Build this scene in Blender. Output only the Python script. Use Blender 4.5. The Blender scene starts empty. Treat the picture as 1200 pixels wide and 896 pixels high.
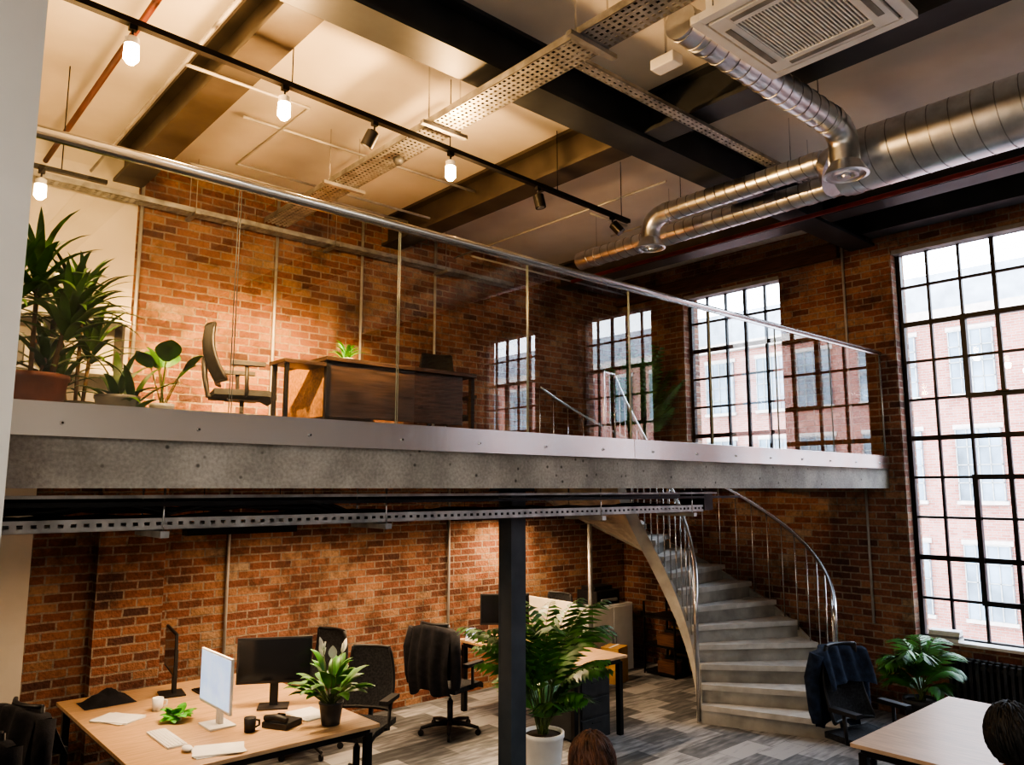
import bpy, bmesh, math, random
from mathutils import Vector, Matrix
random.seed(7)
D=bpy.data; SC=bpy.context.scene
R=math.radians

# ------------------------------------------------------------------ materials
def newmat(name):
    m=D.materials.new(name); m.use_nodes=True
    nt=m.node_tree; b=nt.nodes['Principled BSDF']
    return m,nt,b
def N(nt,t,**kw):
    n=nt.nodes.new(t)
    for k,v in kw.items(): setattr(n,k,v)
    return n
def ramp(nt,stops):
    r=N(nt,'ShaderNodeValToRGB'); e=r.color_ramp.elements
    e[0].position=stops[0][0]; e[0].color=(*stops[0][1],1)
    e[1].position=stops[-1][0]; e[1].color=(*stops[-1][1],1)
    for p,c in stops[1:-1]:
        x=e.new(p); x.color=(*c,1)
    return r
def mat(name,col,rough=.5,metal=0,var=.15,scale=8,bump=0,bscale=40,stretch=(1,1,1),emis=None,estr=0,spec=.5,coords='Object',bdist=.01,pits=0):
    m,nt,b=newmat(name); L=nt.links.new
    tc=N(nt,'ShaderNodeTexCoord'); mp=N(nt,'ShaderNodeMapping'); mp.inputs['Scale'].default_value=stretch
    L(tc.outputs[coords],mp.inputs[0])
    no=N(nt,'ShaderNodeTexNoise'); no.inputs['Scale'].default_value=scale; no.inputs['Detail'].default_value=4
    L(mp.outputs[0],no.inputs['Vector'])
    lo=tuple(max(0,c*(1-var*1.6)) for c in col); hi=tuple(min(1,c*(1+var*1.6)) for c in col)
    r=ramp(nt,[(.3,lo),(.7,hi)]); L(no.outputs[0],r.inputs[0]); src=r.outputs[0]
    if pits:
        vo=N(nt,'ShaderNodeTexVoronoi'); vo.inputs['Scale'].default_value=pits; L(tc.outputs[coords],vo.inputs['Vector'])
        rp=ramp(nt,[(.06,(.3,.3,.3)),(.14,(1,1,1))]); L(vo.outputs['Distance'],rp.inputs[0])
        n4=N(nt,'ShaderNodeTexNoise'); n4.inputs['Scale'].default_value=60; n4.inputs['Detail'].default_value=6; L(tc.outputs[coords],n4.inputs['Vector'])
        r4=ramp(nt,[(.3,(.75,.75,.75)),(.65,(1.05,1.05,1.05))]); L(n4.outputs[0],r4.inputs[0])
        mx=N(nt,'ShaderNodeMixRGB',blend_type='MULTIPLY'); mx.inputs[0].default_value=1; L(src,mx.inputs[1]); L(rp.outputs[0],mx.inputs[2])
        m4=N(nt,'ShaderNodeMixRGB',blend_type='MULTIPLY'); m4.inputs[0].default_value=1; L(mx.outputs[0],m4.inputs[1]); L(r4.outputs[0],m4.inputs[2]); src=m4.outputs[0]
    L(src,b.inputs['Base Color'])
    b.inputs['Roughness'].default_value=rough; b.inputs['Metallic'].default_value=metal
    b.inputs['Specular IOR Level'].default_value=spec
    if bump:
        n2=N(nt,'ShaderNodeTexNoise'); n2.inputs['Scale'].default_value=bscale; n2.inputs['Detail'].default_value=5
        L(mp.outputs[0],n2.inputs['Vector'])
        bp=N(nt,'ShaderNodeBump'); bp.inputs['Strength'].default_value=bump; bp.inputs['Distance'].default_value=bdist
        L(n2.outputs[0],bp.inputs['Height']); L(bp.outputs[0],b.inputs['Normal'])
    if emis:
        b.inputs['Emission Color'].default_value=(*emis,1); b.inputs['Emission Strength'].default_value=estr
    return m
def brickmat(name,stops,mortar,bw=.215,rh=.075,ms=.009,big=.8,rough=.85,wob=.014,stain=.85):
    m,nt,b=newmat(name); L=nt.links.new
    g=N(nt,'ShaderNodeNewGeometry'); s=N(nt,'ShaderNodeSeparateXYZ'); L(g.outputs['Position'],s.inputs[0])
    ad=N(nt,'ShaderNodeMath',operation='ADD'); L(s.outputs[0],ad.inputs[0]); L(s.outputs[1],ad.inputs[1])
    c=N(nt,'ShaderNodeCombineXYZ'); L(ad.outputs[0],c.inputs[0]); L(s.outputs[2],c.inputs[1])
    nw=N(nt,'ShaderNodeTexNoise'); nw.inputs['Scale'].default_value=11; nw.inputs['Detail'].default_value=3; L(g.outputs['Position'],nw.inputs['Vector'])
    vm=N(nt,'ShaderNodeVectorMath',operation='SCALE'); vm.inputs['Scale'].default_value=wob; L(nw.outputs['Color'],vm.inputs[0])
    va=N(nt,'ShaderNodeVectorMath',operation='ADD'); L(c.outputs[0],va.inputs[0]); L(vm.outputs[0],va.inputs[1])
    bt=N(nt,'ShaderNodeTexBrick'); L(va.outputs[0],bt.inputs['Vector'])
    for k,v in (('Scale',1),('Mortar Size',ms),('Mortar Smooth',.2),('Bias',0),('Brick Width',bw),('Row Height',rh)): bt.inputs[k].default_value=v
    bt.inputs['Color1'].default_value=(0,0,0,1); bt.inputs['Color2'].default_value=(1,1,1,1); bt.inputs['Mortar'].default_value=(.5,.5,.5,1)
    n1=N(nt,'ShaderNodeTexNoise'); n1.inputs['Scale'].default_value=big; n1.inputs['Detail'].default_value=7; n1.inputs['Roughness'].default_value=.65; L(g.outputs['Position'],n1.inputs['Vector'])
    ma=N(nt,'ShaderNodeMath',operation='MULTIPLY_ADD'); L(bt.outputs['Color'],ma.inputs[0]); ma.inputs[1].default_value=.68
    mb=N(nt,'ShaderNodeMath',operation='MULTIPLY_ADD'); L(n1.outputs[0],mb.inputs[0]); mb.inputs[1].default_value=1.2; mb.inputs[2].default_value=-.47; L(mb.outputs[0],ma.inputs[2])
    r=ramp(nt,stops); L(ma.outputs[0],r.inputs[0])
    n5=N(nt,'ShaderNodeTexNoise'); n5.inputs['Scale'].default_value=2.0; n5.inputs['Detail'].default_value=9; n5.inputs['Roughness'].default_value=.72
    mp5=N(nt,'ShaderNodeMapping'); mp5.inputs['Location'].default_value=(7,3,1); L(g.outputs['Position'],mp5.inputs[0]); L(mp5.outputs[0],n5.inputs['Vector'])
    r1=ramp(nt,[(.38,(.36,.34,.33)),(.5,(.85,.85,.85)),(.6,(1.0,1.0,1.0))]); L(n5.outputs[0],r1.inputs[0])
    n3=N(nt,'ShaderNodeTexNoise'); n3.inputs['Scale'].default_value=38; n3.inputs['Detail'].default_value=6; L(g.outputs['Position'],n3.inputs['Vector'])
    r3=ramp(nt,[(.3,(.6,.6,.6)),(.6,(1.0,1.0,1.0))]); L(n3.outputs[0],r3.inputs[0])
    m1=N(nt,'ShaderNodeMixRGB',blend_type='MIX'); L(bt.outputs['Fac'],m1.inputs[0]); L(r.outputs[0],m1.inputs[1]); m1.inputs[2].default_value=(*mortar,1)
    m2=N(nt,'ShaderNodeMixRGB',blend_type='MULTIPLY'); m2.inputs[0].default_value=stain; L(m1.outputs[0],m2.inputs[1]); L(r1.outputs[0],m2.inputs[2])
    m3=N(nt,'ShaderNodeMixRGB',blend_type='MULTIPLY'); m3.inputs[0].default_value=.7; L(m2.outputs[0],m3.inputs[1]); L(r3.outputs[0],m3.inputs[2])
    L(m3.outputs[0],b.inputs['Base Color']); b.inputs['Roughness'].default_value=rough
    mm=N(nt,'ShaderNodeMath',operation='MULTIPLY_ADD'); L(bt.outputs['Fac'],mm.inputs[0]); mm.inputs[1].default_value=-1; L(n3.outputs[0],mm.inputs[2])
    bp=N(nt,'ShaderNodeBump'); bp.inputs['Strength'].default_value=1; bp.inputs['Distance'].default_value=.016
    L(mm.outputs[0],bp.inputs['Height']); L(bp.outputs[0],b.inputs['Normal'])
    return m
M={}
M['brick']=brickmat('brick_wall',[(0,(.115,.055,.043)),(.2,(.215,.09,.06)),(.45,(.32,.135,.082)),(.65,(.39,.19,.112)),(.85,(.44,.265,.16)),(1,(.50,.37,.26))],(.36,.295,.23),ms=.0085)
M['brick_ext']=brickmat('brick_exterior',[(0,(.30,.10,.075)),(.5,(.37,.135,.10)),(1,(.44,.2,.155))],(.36,.28,.25),big=.3,stain=.25)
M['plaster']=mat('plaster_cream',(.72,.66,.56),.8,var=.06,scale=2,bump=.15,bscale=12)
M['plaster_w']=mat('plaster_white',(.66,.66,.64),.8,var=.04,scale=2)
M['ceil']=mat('ceiling_plaster',(.72,.68,.61),.85,var=.07,scale=1.2,bump=.1,bscale=10)
M['concrete']=mat('concrete_edge',(.38,.365,.33),.8,var=.18,scale=4,bump=.5,bscale=25,pits=11)
M['conc_stair']=mat('concrete_stair',(.36,.345,.31),.75,var=.15,scale=5,bump=.2,bscale=30)
M['nosing']=mat('stair_nosing',(.52,.50,.46),.6,var=.1,scale=8)
M['steel']=mat('brushed_steel',(.80,.79,.77),.24,1,var=.03,scale=2,bump=.22,bscale=1.1,stretch=(1,.02,.05),bdist=.03)
M['rail']=mat('stainless_tube',(.7,.7,.7),.22,1,var=.03)
M['galv']=mat('galvanised_duct',(.68,.70,.72),.32,1,var=.12,scale=6)
M['seam']=mat('duct_seam',(.35,.36,.37),.4,1,var=.1)
M['tray']=mat('galvanised_tray',(.42,.42,.41),.5,.8,var=.2,scale=9)
M['conduit']=mat('grey_conduit',(.45,.44,.42),.5,.3,var=.1,scale=9)
M['beam']=mat('painted_steel_beam',(.04,.046,.053),.45,.0,var=.2,scale=3)
M['beam_lit']=mat('steel_joist_warm_lit',(.075,.065,.055),.45,.0,var=.2,scale=3)  # beam steel with the warm lamp light put into its colour
M['col']=mat('column_paint',(.06,.075,.09),.45,.2,var=.1)
M['black']=mat('black_metal',(.015,.015,.016),.4,.3,var=.1)
M['winframe']=mat('window_steel_black',(.012,.013,.015),.45,.2,var=.1)
M['blackpl']=mat('black_plastic',(.02,.02,.022),.5,0,var=.2)
M['fabric']=mat('dark_fabric',(.03,.032,.036),.95,0,var=.3,scale=60,bump=.3,bscale=200)
M['navy']=mat('navy_cloth',(.018,.03,.06),.95,0,var=.3,scale=20,bump=.3,bscale=120)
M['coat']=mat('black_cloth',(.012,.012,.016),.95,0,var=.3,scale=20,bump=.3,bscale=120)
M['teal']=mat('teal_cloth',(.08,.13,.14),.95,0,var=.25,scale=20)
M['wood']=mat('oak_top',(.56,.37,.21),.38,0,var=.13,scale=5,stretch=(1,14,1),bump=.03)
M['wood_table']=mat('oak_table',(.50,.37,.27),.35,0,var=.1,scale=5,stretch=(12,1,1))
M['walnut']=mat('walnut_panel',(.05,.032,.026),.35,0,var=.5,scale=4,stretch=(1,1,12))
M['oakpanel']=mat('oak_panel',(.42,.22,.09),.4,0,var=.3,scale=4,stretch=(1,12,12))
M['lintel']=mat('timber_lintel',(.12,.055,.03),.7,0,var=.3,scale=5,stretch=(10,1,10))
M['white']=mat('white_paint',(.8,.8,.78),.4,0,var=.03)
M['ledge']=mat('window_sill_stone',(.6,.58,.54),.6,0,var=.08)
M['whitepot']=mat('white_ceramic',(.7,.7,.68),.3,0,var=.04)
M['greypot']=mat('grey_pot',(.25,.25,.24),.6,0,var=.15)
M['darkpot']=mat('dark_pot',(.04,.042,.045),.5,0,var=.2)
M['terra']=mat('terracotta_pot',(.16,.055,.042),.7,0,var=.2)
M['soil']=mat('soil',(.03,.02,.012),1,0,var=.4,scale=60)
M['leaf']=mat('palm_leaf',(.07,.20,.04),.42,0,var=.5,scale=6)
M['leafd']=mat('strappy_leaf',(.06,.15,.035),.42,0,var=.5,scale=6)
M['leafk']=mat('dark_palm_leaf',(.07,.18,.05),.45,0,var=.5,scale=6)
M['leaf2']=mat('broad_leaf',(.07,.22,.04),.4,0,var=.4,scale=8)
M['leaflime']=mat('lime_leaf',(.12,.42,.06),.5,0,var=.3,scale=20)
M['stem']=mat('plant_stem',(.09,.13,.04),.6,0,var=.3)
M['cane']=mat('plant_cane',(.16,.11,.06),.8,0,var=.3,scale=20)
M['petal']=mat('white_petal',(.8,.8,.7),.5,0,var=.05)
M['red']=mat('red_pipe',(.26,.035,.028),.45,0,var=.15)
M['redbrown']=mat('red_oxide_pipe',(.12,.03,.022),.5,0,var=.15)
M['screen_on']=mat('screen_lit',(.4,.5,.65),.3,0,var=.2,scale=6,emis=(.5,.66,.95),estr=.6)
M['screen_off']=mat('screen_dark',(.01,.01,.012),.12,0,var=.05)
M['cream']=mat('cream_panel',(.62,.58,.48),.7,0,var=.05)
M['paper']=mat('paper',(.75,.74,.7),.8,0,var=.04)
M['cardboard']=mat('cardboard',(.45,.28,.1),.85,0,var=.1)
M['lamp_w']=mat('lamp_emitter_warm',(1,.9,.7),.5,0,var=0,emis=(1,.70,.36),estr=45)
M['led']=mat('led_strip',(1,.9,.75),.5,0,var=0,emis=(1,.8,.55),estr=4)
M['skin']=mat('skin',(.55,.33,.24),.55,0,var=.08,scale=12)
M['hair_b']=mat('hair_black',(.012,.010,.009),.55,0,var=.4,scale=30,stretch=(1,1,.1),bump=.6,bscale=60)
M['hair_br']=mat('hair_brown',(.07,.03,.018),.55,0,var=.5,scale=30,stretch=(1,1,.1),bump=.9,bscale=50)
M['jeans']=mat('denim',(.05,.08,.15),.9,0,var=.2,scale=40)
M['eye']=mat('eye_dark',(.03,.02,.015),.2,0,var=.1)
M['lip']=mat('lips',(.42,.16,.14),.5,0,var=.05)
M['roof']=mat('slate',(.26,.28,.31),.7,0,var=.15,scale=2)
M['ext_glass']=mat('ext_window_glass',(.13,.17,.21),.15,0,var=.4,scale=.8)
M['ext_white']=mat('ext_stone_trim',(.40,.34,.30),.6,0,var=.08)
M['asphalt']=mat('asphalt',(.12,.12,.12),.9,0,var=.2)
def carpet():
    m,nt,b=newmat('carpet_tiles'); L=nt.links.new
    g=N(nt,'ShaderNodeNewGeometry')
    bt=N(nt,'ShaderNodeTexBrick'); L(g.outputs['Position'],bt.inputs['Vector'])
    for k,v in (('Scale',1),('Mortar Size',.002),('Bias',0),('Brick Width',.5),('Row Height',.25)): bt.inputs[k].default_value=v
    bt.inputs['Color1'].default_value=(0,0,0,1); bt.inputs['Color2'].default_value=(1,1,1,1); bt.inputs['Mortar'].default_value=(.2,.2,.2,1)
    n=N(nt,'ShaderNodeTexNoise'); n.inputs['Scale'].default_value=4; n.inputs['Detail'].default_value=8
    mp2=N(nt,'ShaderNodeMapping'); mp2.inputs['Scale'].default_value=(1,5,1); L(g.outputs['Position'],mp2.inputs[0]); L(mp2.outputs[0],n.inputs['Vector'])
    ad=N(nt,'ShaderNodeMath',operation='MULTIPLY_ADD'); L(n.outputs[0],ad.inputs[0]); ad.inputs[1].default_value=1.1
    ml=N(nt,'ShaderNodeMath',operation='MULTIPLY_ADD'); L(bt.outputs['Color'],ml.inputs[0]); ml.inputs[1].default_value=.7; ml.inputs[2].default_value=-.35
    L(ml.outputs[0],ad.inputs[2])
    r=ramp(nt,[(.2,(.08,.085,.09)),(.5,(.17,.175,.18)),(.8,(.36,.36,.36))]); L(ad.outputs[0],r.inputs[0]); L(r.outputs[0],b.inputs['Base Color'])
    b.inputs['Roughness'].default_value=.95
    return m
M['carpet']=carpet()
def glassmat(name,tint,ior=1.5):
    m,nt,b=newmat(name); L=nt.links.new; nt.nodes.remove(b); out=nt.nodes['Material Output']
    g=N(nt,'ShaderNodeNewGeometry'); f=N(nt,'ShaderNodeFresnel')
    mm=N(nt,'ShaderNodeMath',operation='MULTIPLY_ADD'); L(g.outputs['Backfacing'],mm.inputs[0]); mm.inputs[1].default_value=1/ior-ior; mm.inputs[2].default_value=ior
    L(mm.outputs[0],f.inputs[0])
    t=N(nt,'ShaderNodeBsdfTransparent'); t.inputs[0].default_value=(*tint,1)
    gl=N(nt,'ShaderNodeBsdfGlossy'); gl.inputs['Roughness'].default_value=0.0
    mx=N(nt,'ShaderNodeMixShader'); L(f.outputs[0],mx.inputs[0]); L(t.outputs[0],mx.inputs[1]); L(gl.outputs[0],mx.inputs[2]); L(mx.outputs[0],out.inputs[0])
    return m
M['glass']=glassmat('balustrade_glass',(.95,.975,.97),1.8)
M['winglass']=glassmat('window_glass',(.97,.98,.98),1.3)
M['glassedge']=mat('glass_edge',(.20,.24,.23),.2,0,var=.05)

# ------------------------------------------------------------------ mesh builder
class MB:
    def __init__(s,name): s.name=name; s.bm=bmesh.new(); s.mats=[]
    def mi(s,m):
        m=M[m]
        if m not in s.mats: s.mats.append(m)
        return s.mats.index(m)
    def face(s,vs,m,smooth=False):
        try:
            f=s.bm.faces.new(vs); f.material_index=s.mi(m); f.smooth=smooth; return f
        except ValueError: return None
    def box(s,x0,x1,y0,y1,z0,z1,m,T=None):
        if x0>x1:x0,x1=x1,x0
        if y0>y1:y0,y1=y1,y0
        if z0>z1:z0,z1=z1,z0
        v=[Vector(p) for p in ((x0,y0,z0),(x1,y0,z0),(x1,y1,z0),(x0,y1,z0),(x0,y0,z1),(x1,y0,z1),(x1,y1,z1),(x0,y1,z1))]
        if T: v=[T@p for p in v]
        v=[s.bm.verts.new(p) for p in v]
        for q in ((3,2,1,0),(4,5,6,7),(0,1,5,4),(1,2,6,5),(2,3,7,6),(3,0,4,7)): s.face([v[i] for i in q],m)
        return s
    def prism(s,pts,z0,z1,m):
        a=[s.bm.verts.new((p[0],p[1],z0)) for p in pts]; b=[s.bm.verts.new((p[0],p[1],z1)) for p in pts]
        n=len(pts); s.face(a[::-1],m); s.face(b,m)
        for i in range(n): s.face([a[i],a[(i+1)%n],b[(i+1)%n],b[i]],m)
    def tube(s,pts,r,m,seg=12,cap=True,radii=None,sx=1,sy=1):
        pts=[Vector(p) for p in pts]; n=len(pts); rings=[]; prev=None
        for i,p in enumerate(pts):
            if i==0: d=pts[1]-p
            elif i==n-1: d=p-pts[i-1]
            else: d=(pts[i+1]-p).normalized()+(p-pts[i-1]).normalized()
            if d.length<1e-9: d=Vector((0,0,1))
            d.normalize()
            if prev is None:
                u=d.cross(Vector((0,0,1)))
                if u.length<1e-4: u=d.cross(Vector((0,1,0)))
            else: u=prev-d*prev.dot(d)
            u.normalize(); prev=u; w=d.cross(u)
            rr=radii[i] if radii else r
            rings.append([s.bm.verts.new(p+u*math.cos(2*math.pi*k/seg)*rr*sx+w*math.sin(2*math.pi*k/seg)*rr*sy) for k in range(seg)])
        for a,b in zip(rings,rings[1:]):
            for k in range(seg): s.face([a[k],a[(k+1)%seg],b[(k+1)%seg],b[k]],m,True)
        if cap: s.face(rings[0][::-1],m); s.face(rings[-1],m)
        return s
    def cyl(s,p0,p1,r,m,r2=None,seg=20): return s.tube([p0,p1],r,m,seg,True,[r,r if r2 is None else r2])
    def lathe(s,prof,m,seg=24,c=(0,0,0)):
        rings=[[s.bm.verts.new((c[0]+r*math.cos(2*math.pi*k/seg),c[1]+r*math.sin(2*math.pi*k/seg),c[2]+z)) for k in range(seg)] for r,z in prof]
        for a,b in zip(rings,rings[1:]):
            for k in range(seg): s.face([a[k],a[(k+1)%seg],b[(k+1)%seg],b[k]],m,True)
        s.face(rings[0][::-1],m); s.face(rings[-1],m)
    def ball(s,c,r,m,sc=(1,1,1),u=16,v=10,fn=None):
        c=Vector(c); rows=[]
        for j in range(v+1):
            th=math.pi*j/v
            row=[]
            for i in range(u):
                ph=2*math.pi*i/u
                p=Vector((math.sin(th)*math.cos(ph),math.sin(th)*math.sin(ph),math.cos(th)))
                if fn: p=fn(p)
                row.append(p)
            rows.append(row)
        V=[]
        for j,row in enumerate(rows):
            if j in(0,v): p=row[0]; V.append([s.bm.verts.new(c+Vector((p.x*sc[0],p.y*sc[1],p.z*sc[2]))*r)])
            else: V.append([s.bm.verts.new(c+Vector((p.x*sc[0],p.y*sc[1],p.z*sc[2]))*r) for p in row])
        for j in range(v):
            a,b=V[j],V[j+1]
            for i in range(u):
                k=(i+1)%u
                if len(a)==1: s.face([a[0],b[i],b[k]],m,True)
                elif len(b)==1: s.face([a[i],b[0],a[k]],m,True)
                else: s.face([a[i],b[i],b[k],a[k]],m,True)
    def grid(s,fn,nu,nv,m,smooth=True):
        V=[[s.bm.verts.new(fn(i/nu,j/nv)) for j in range(nv+1)] for i in range(nu+1)]
        for i in range(nu):
            for j in range(nv): s.face([V[i][j],V[i+1][j],V[i+1][j+1],V[i][j+1]],m,smooth)
    def done(s,loc=(0,0,0),rz=0,bevel=0,parent=None,name=None,sharp=None):
        me=D.meshes.new(s.name); bmesh.ops.recalc_face_normals(s.bm,faces=s.bm.faces[:])
        if sharp:
            for e in s.bm.edges:
                if len(e.link_faces)==2 and e.calc_face_angle(0)>R(sharp): e.smooth=False
        s.bm.to_mesh(me); s.bm.free()
        for m in s.mats: me.materials.append(m)
        o=D.objects.new(s.name,me); SC.collection.objects.link(o)
        o.location=loc; o.rotation_euler=(0,0,rz)
        if bevel:
            md=o.modifiers.new('bevel','BEVEL'); md.width=bevel; md.segments=2; md.limit_method='ANGLE'; md.angle_limit=R(50)
        if parent: o.parent=parent
        return o

# ------------------------------------------------------------------ dimensions
EYE=2.35
XW,YB=8.7,7.36; XL,YF=-3.0,-5.5
ZC=5.42; YE=3.6
S0,S1,FT,MF=2.35,2.56,2.70,2.64
RAIL=3.835; BB=5.07

# ------------------------------------------------------------------ shell
MB('floor').box(XL-.3,XW+.35,YF-.3,YB+.3,-.15,0,'carpet').done()
MB('ceiling').box(XL-.3,XW+.35,YF-.3,YB+.3,ZC,ZC+.2,'ceil').done()
b=MB('wall_back')
b.box(1.34,XW+.35,YB,YB+.3,0,S0,'brick')
b.box(XL-.3,1.34,YB,YB+.3,0,S0,'plaster')
b.box(1.96,XW+.35,YB,YB+.3,S0,ZC,'brick')
b.box(XL-.3,1.96,YB,YB+.3,S0,ZC,'plaster')
b.box(1.80,2.34,YB-.14,YB,0,S0,'brick')
b.done()
MB('wall_left').box(XL-.3,XL,YF,YB,0,ZC,'plaster_w').done()
MB('wall_front').box(XL-.3,XW+.35,YF-.3,YF,0,ZC,'plaster_w').done()
WINS=[(6.22,4.78,2.66,4.98,5,6),(3.43,1.52,.79,4.98,6,10),(.42,-1.02,.79,4.98,5,10),(-2.0,-3.45,.79,4.98,5,10)]
b=MB('wall_right')
x0,x1=XW,XW+.35
ys=[YB]+[v for w in WINS for v in (w[0],w[1])]+[YF]
for i in range(0,len(ys),2): b.box(x0,x1,ys[i+1],ys[i],0,ZC,'brick')
for (ya,yb_,z0,z1,_,_) in WINS:
    b.box(x0,x1,yb_,ya,0,z0,'brick'); b.box(x0,x1,yb_,ya,z1,ZC,'brick')
b.done()
def window(i,ya,yb,z0,z1,nc,nr):
    w=MB('window_%d'%i); X=XW+.13; f=.045; g=.026
    y0,y1=yb,ya
    w.box(X,X+.06,y0,y0+f,z0,z1,'winframe').box(X,X+.06,y1-f,y1,z0,z1,'winframe')
    w.box(X,X+.06,y0+f,y1-f,z0,z0+f,'winframe').box(X,X+.06,y0+f,y1-f,z1-f,z1,'winframe')
    w.box(XW+.01,X-.01,y0+.01,y1-.01,z1-.05,z1-.002,'greypot')
    dy=(y1-y0)/nc; dz=(z1-z0)/nr
    for k in range(1,nc):
        t=g if k!=nc//2 else g*1.5
        w.box(X+.01,X+.05,y0+k*dy-t/2,y0+k*dy+t/2,z0+f,z1-f,'winframe')
    for k in range(1,nr):
        t=g if (nr-k)%3!=2 else g*2
        w.box(X+.012,X+.048,y0+f,y1-f,z0+k*dz-t/2,z0+k*dz+t/2,'winframe')
    if nr>8:
        for (ca,cb,ra,rb) in ((2,4,1,4),(2,4,6,8)):
            a,b_=y0+ca*dy,y0+cb*dy; c,d=z0+ra*dz,z0+rb*dz; t=.025
            w.box(X-.012,X+.055,a-t,a+t,c-t,d+t,'winframe').box(X-.012,X+.055,b_-t,b_+t,c-t,d+t,'winframe')
            w.box(X-.012,X+.055,a+t,b_-t,c-t,c+t,'winframe').box(X-.012,X+.055,a+t,b_-t,d-t,d+t,'winframe')
            w.box(X-.04,X-.012,(a+b_)/2-.06,(a+b_)/2+.06,c+.01,c+.03,'winframe')
    w.box(X+.028,X+.032,y0+f,y1-f,z0+f,z1-f,'winglass')
    w.box(XW-.05,X,y0+.002,y1-.002,z0+.001,z0+.03,'ledge')
    w.done()
    la=D.lights.new('window_daylight_portal_%d'%i,'AREA'); la.shape='RECTANGLE'; la.size=z1-z0; la.size_y=y1-y0
    la.energy=1; la.cycles.is_portal=True
    lo=D.objects.new('window_daylight_portal_%d'%i,la); SC.collection.objects.link(lo)
    lo.location=(XW+.3,(y0+y1)/2,(z0+z1)/2); lo.rotation_euler=(0,R(90),0)
for i,w in enumerate(WINS): window(i+1,*w)
b=MB('trim_1'); b.box(XW-.07,XW,4.0,YB,5.02,5.2,'lintel'); b.done(bevel=.005)

# ------------------------------------------------------------------ mezzanine slab
CX,CY,RO,RI=6.68,5.3,1.83,.5; RH=1.91
b=MB('mezzanine_slab')
b.box(XL,6.75,YE,YB,S0,MF-.02,'concrete')
n=40; Y1=7.22; Ys=[YE,4.3]+[4.3+(Y1-4.3)*k/n for k in range(1,n+1)]+[YB]
def xl(y): return CX+math.sqrt(max(0,RH**2-(y-CY)**2))
for k in range(len(Ys)-1):
    ya,yb=Ys[k],Ys[k+1]
    if k==0 or k==len(Ys)-2: pts=[(6.75,ya),(XW,ya),(XW,yb),(6.75,yb)]
    else: pts=[(min(max(xl(ya),6.76),XW-.06),ya),(XW,ya),(XW,yb),(min(max(xl(yb),6.76),XW-.06),yb)]
    b.prism(pts,S0,MF-.02,'concrete')
b.done()
b=MB('mezzanine_floor_finish'); b.box(XL,6.75,YE+.05,YB,MF-.02,MF,'carpet'); b.done()
b=MB('steel_fascia_channel')
for xa,xb in ((.5,4.358),(4.362,XW)):
    b.box(xa,xb,YE-.03,YE-.006,S1,FT,'steel'); b.box(xa,xb,YE+.006,YE+.045,MF+.002,FT,'steel')
x=.72
while x<XW-.1:
    b.cyl((x,YE-.038,S1+.055),(x,YE-.028,S1+.055),.009,'rail',seg=12); b.cyl((x,YE-.039,S1+.055),(x,YE-.038,S1+.055),.005,'black',seg=8); x+=.55
b.done(bevel=.003)
joints=[.52,1.42,2.35,3.34,4.36,5.39,6.43,7.47,XW-.06]
for a,c in zip(joints,joints[1:]):
    b=MB('glass_balustrade_panel'); b.box(a+.006,c-.006,YE-.001,YE+.001,MF+.01,RAIL-.035,'glass')
    b.box(a+.005,a+.0065,YE-.004,YE+.005,MF+.06,RAIL-.035,'glassedge'); b.box(c-.0065,c-.005,YE-.004,YE+.005,MF+.06,RAIL-.035,'glassedge')
    b.done()
b=MB('balustrade_handrail'); b.tube([(.49,YE,RAIL),(XW-.03,YE,RAIL)],.022,'rail',16)
b.box(.5,XW-.05,YE-.010,YE+.010,RAIL-.033,RAIL-.012,'rail')
b.tube([(XW-.045,YE,FT),(XW-.045,YE,RAIL)],.012,'rail',10); b.done()
MB('plaster_column').box(-.4,.487,3.2,3.52,0,ZC,'plaster_w').done()
b=MB('steel_column'); cx,cy=3.58,4.02
b.box(cx-.065,cx+.065,cy-.065,cy-.05,.02,S0,'col').box(cx-.065,cx+.065,cy+.05,cy+.065,.02,S0,'col').box(cx-.012,cx+.012,cy-.05,cy+.05,.02,S0,'col')
b.box(cx-.063,cx-.05,cy-.05,cy+.05,.02,S0,'col').box(cx+.05,cx+.063,cy-.05,cy+.05,.02,S0,'col')
b.box(cx-.12,cx+.12,cy-.12,cy+.12,0,.02,'col').box(cx-.11,cx+.11,cy-.11,cy+.11,S0-.02,S0,'col'); b.done()

# ------------------------------------------------------------------ ceiling beams
def ibeam(name,a,c,w,z0,z1,axis,m):
    b=MB(name); t=.03
    def bx(u0,u1,za,zb):
        if axis=='x': b.box(a[0],c[0],u0,u1,za,zb,m)
        else: b.box(u0,u1,a[1],c[1],za,zb,m)
    mid=a[1] if axis=='x' else a[0]
    bx(mid-w/2,mid+w/2,z0,z0+t); bx(mid-w/2,mid+w/2,z1-t,z1); bx(mid-.012-w*.12,mid+.012+w*.12,z0+t,z1-t)
    return b.done()
ibeam('ceiling_steel_beam',(XL,3.73),(XW,3.73),.28,BB,ZC,'x','beam')
ibeam('ceiling_steel_beam',(XL,.2),(XW,.2),.28,BB+.03,ZC,'x','beam')
for x in (-1,1.86,4.68,7.5):
    ibeam('ceiling_joist',(x,3.9),(x,YB),.25,BB+.02,ZC,'y','beam_lit')  # rear joists use the warm-lit copy of the beam colour
    ibeam('ceiling_joist',(x,.36),(x,3.57),.25,BB+.02,ZC,'y','beam')
    ibeam('ceiling_joist',(x,YF),(x,.04),.25,BB+.02,ZC,'y','beam')
ibeam('ceiling_steel_beam',(8.45,.36),(8.45,3.57),.24,5.12,ZC,'y','beam')
ibeam('ceiling_steel_beam',(8.45,YF),(8.45,.04),.24,5.12,ZC,'y','beam')

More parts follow.
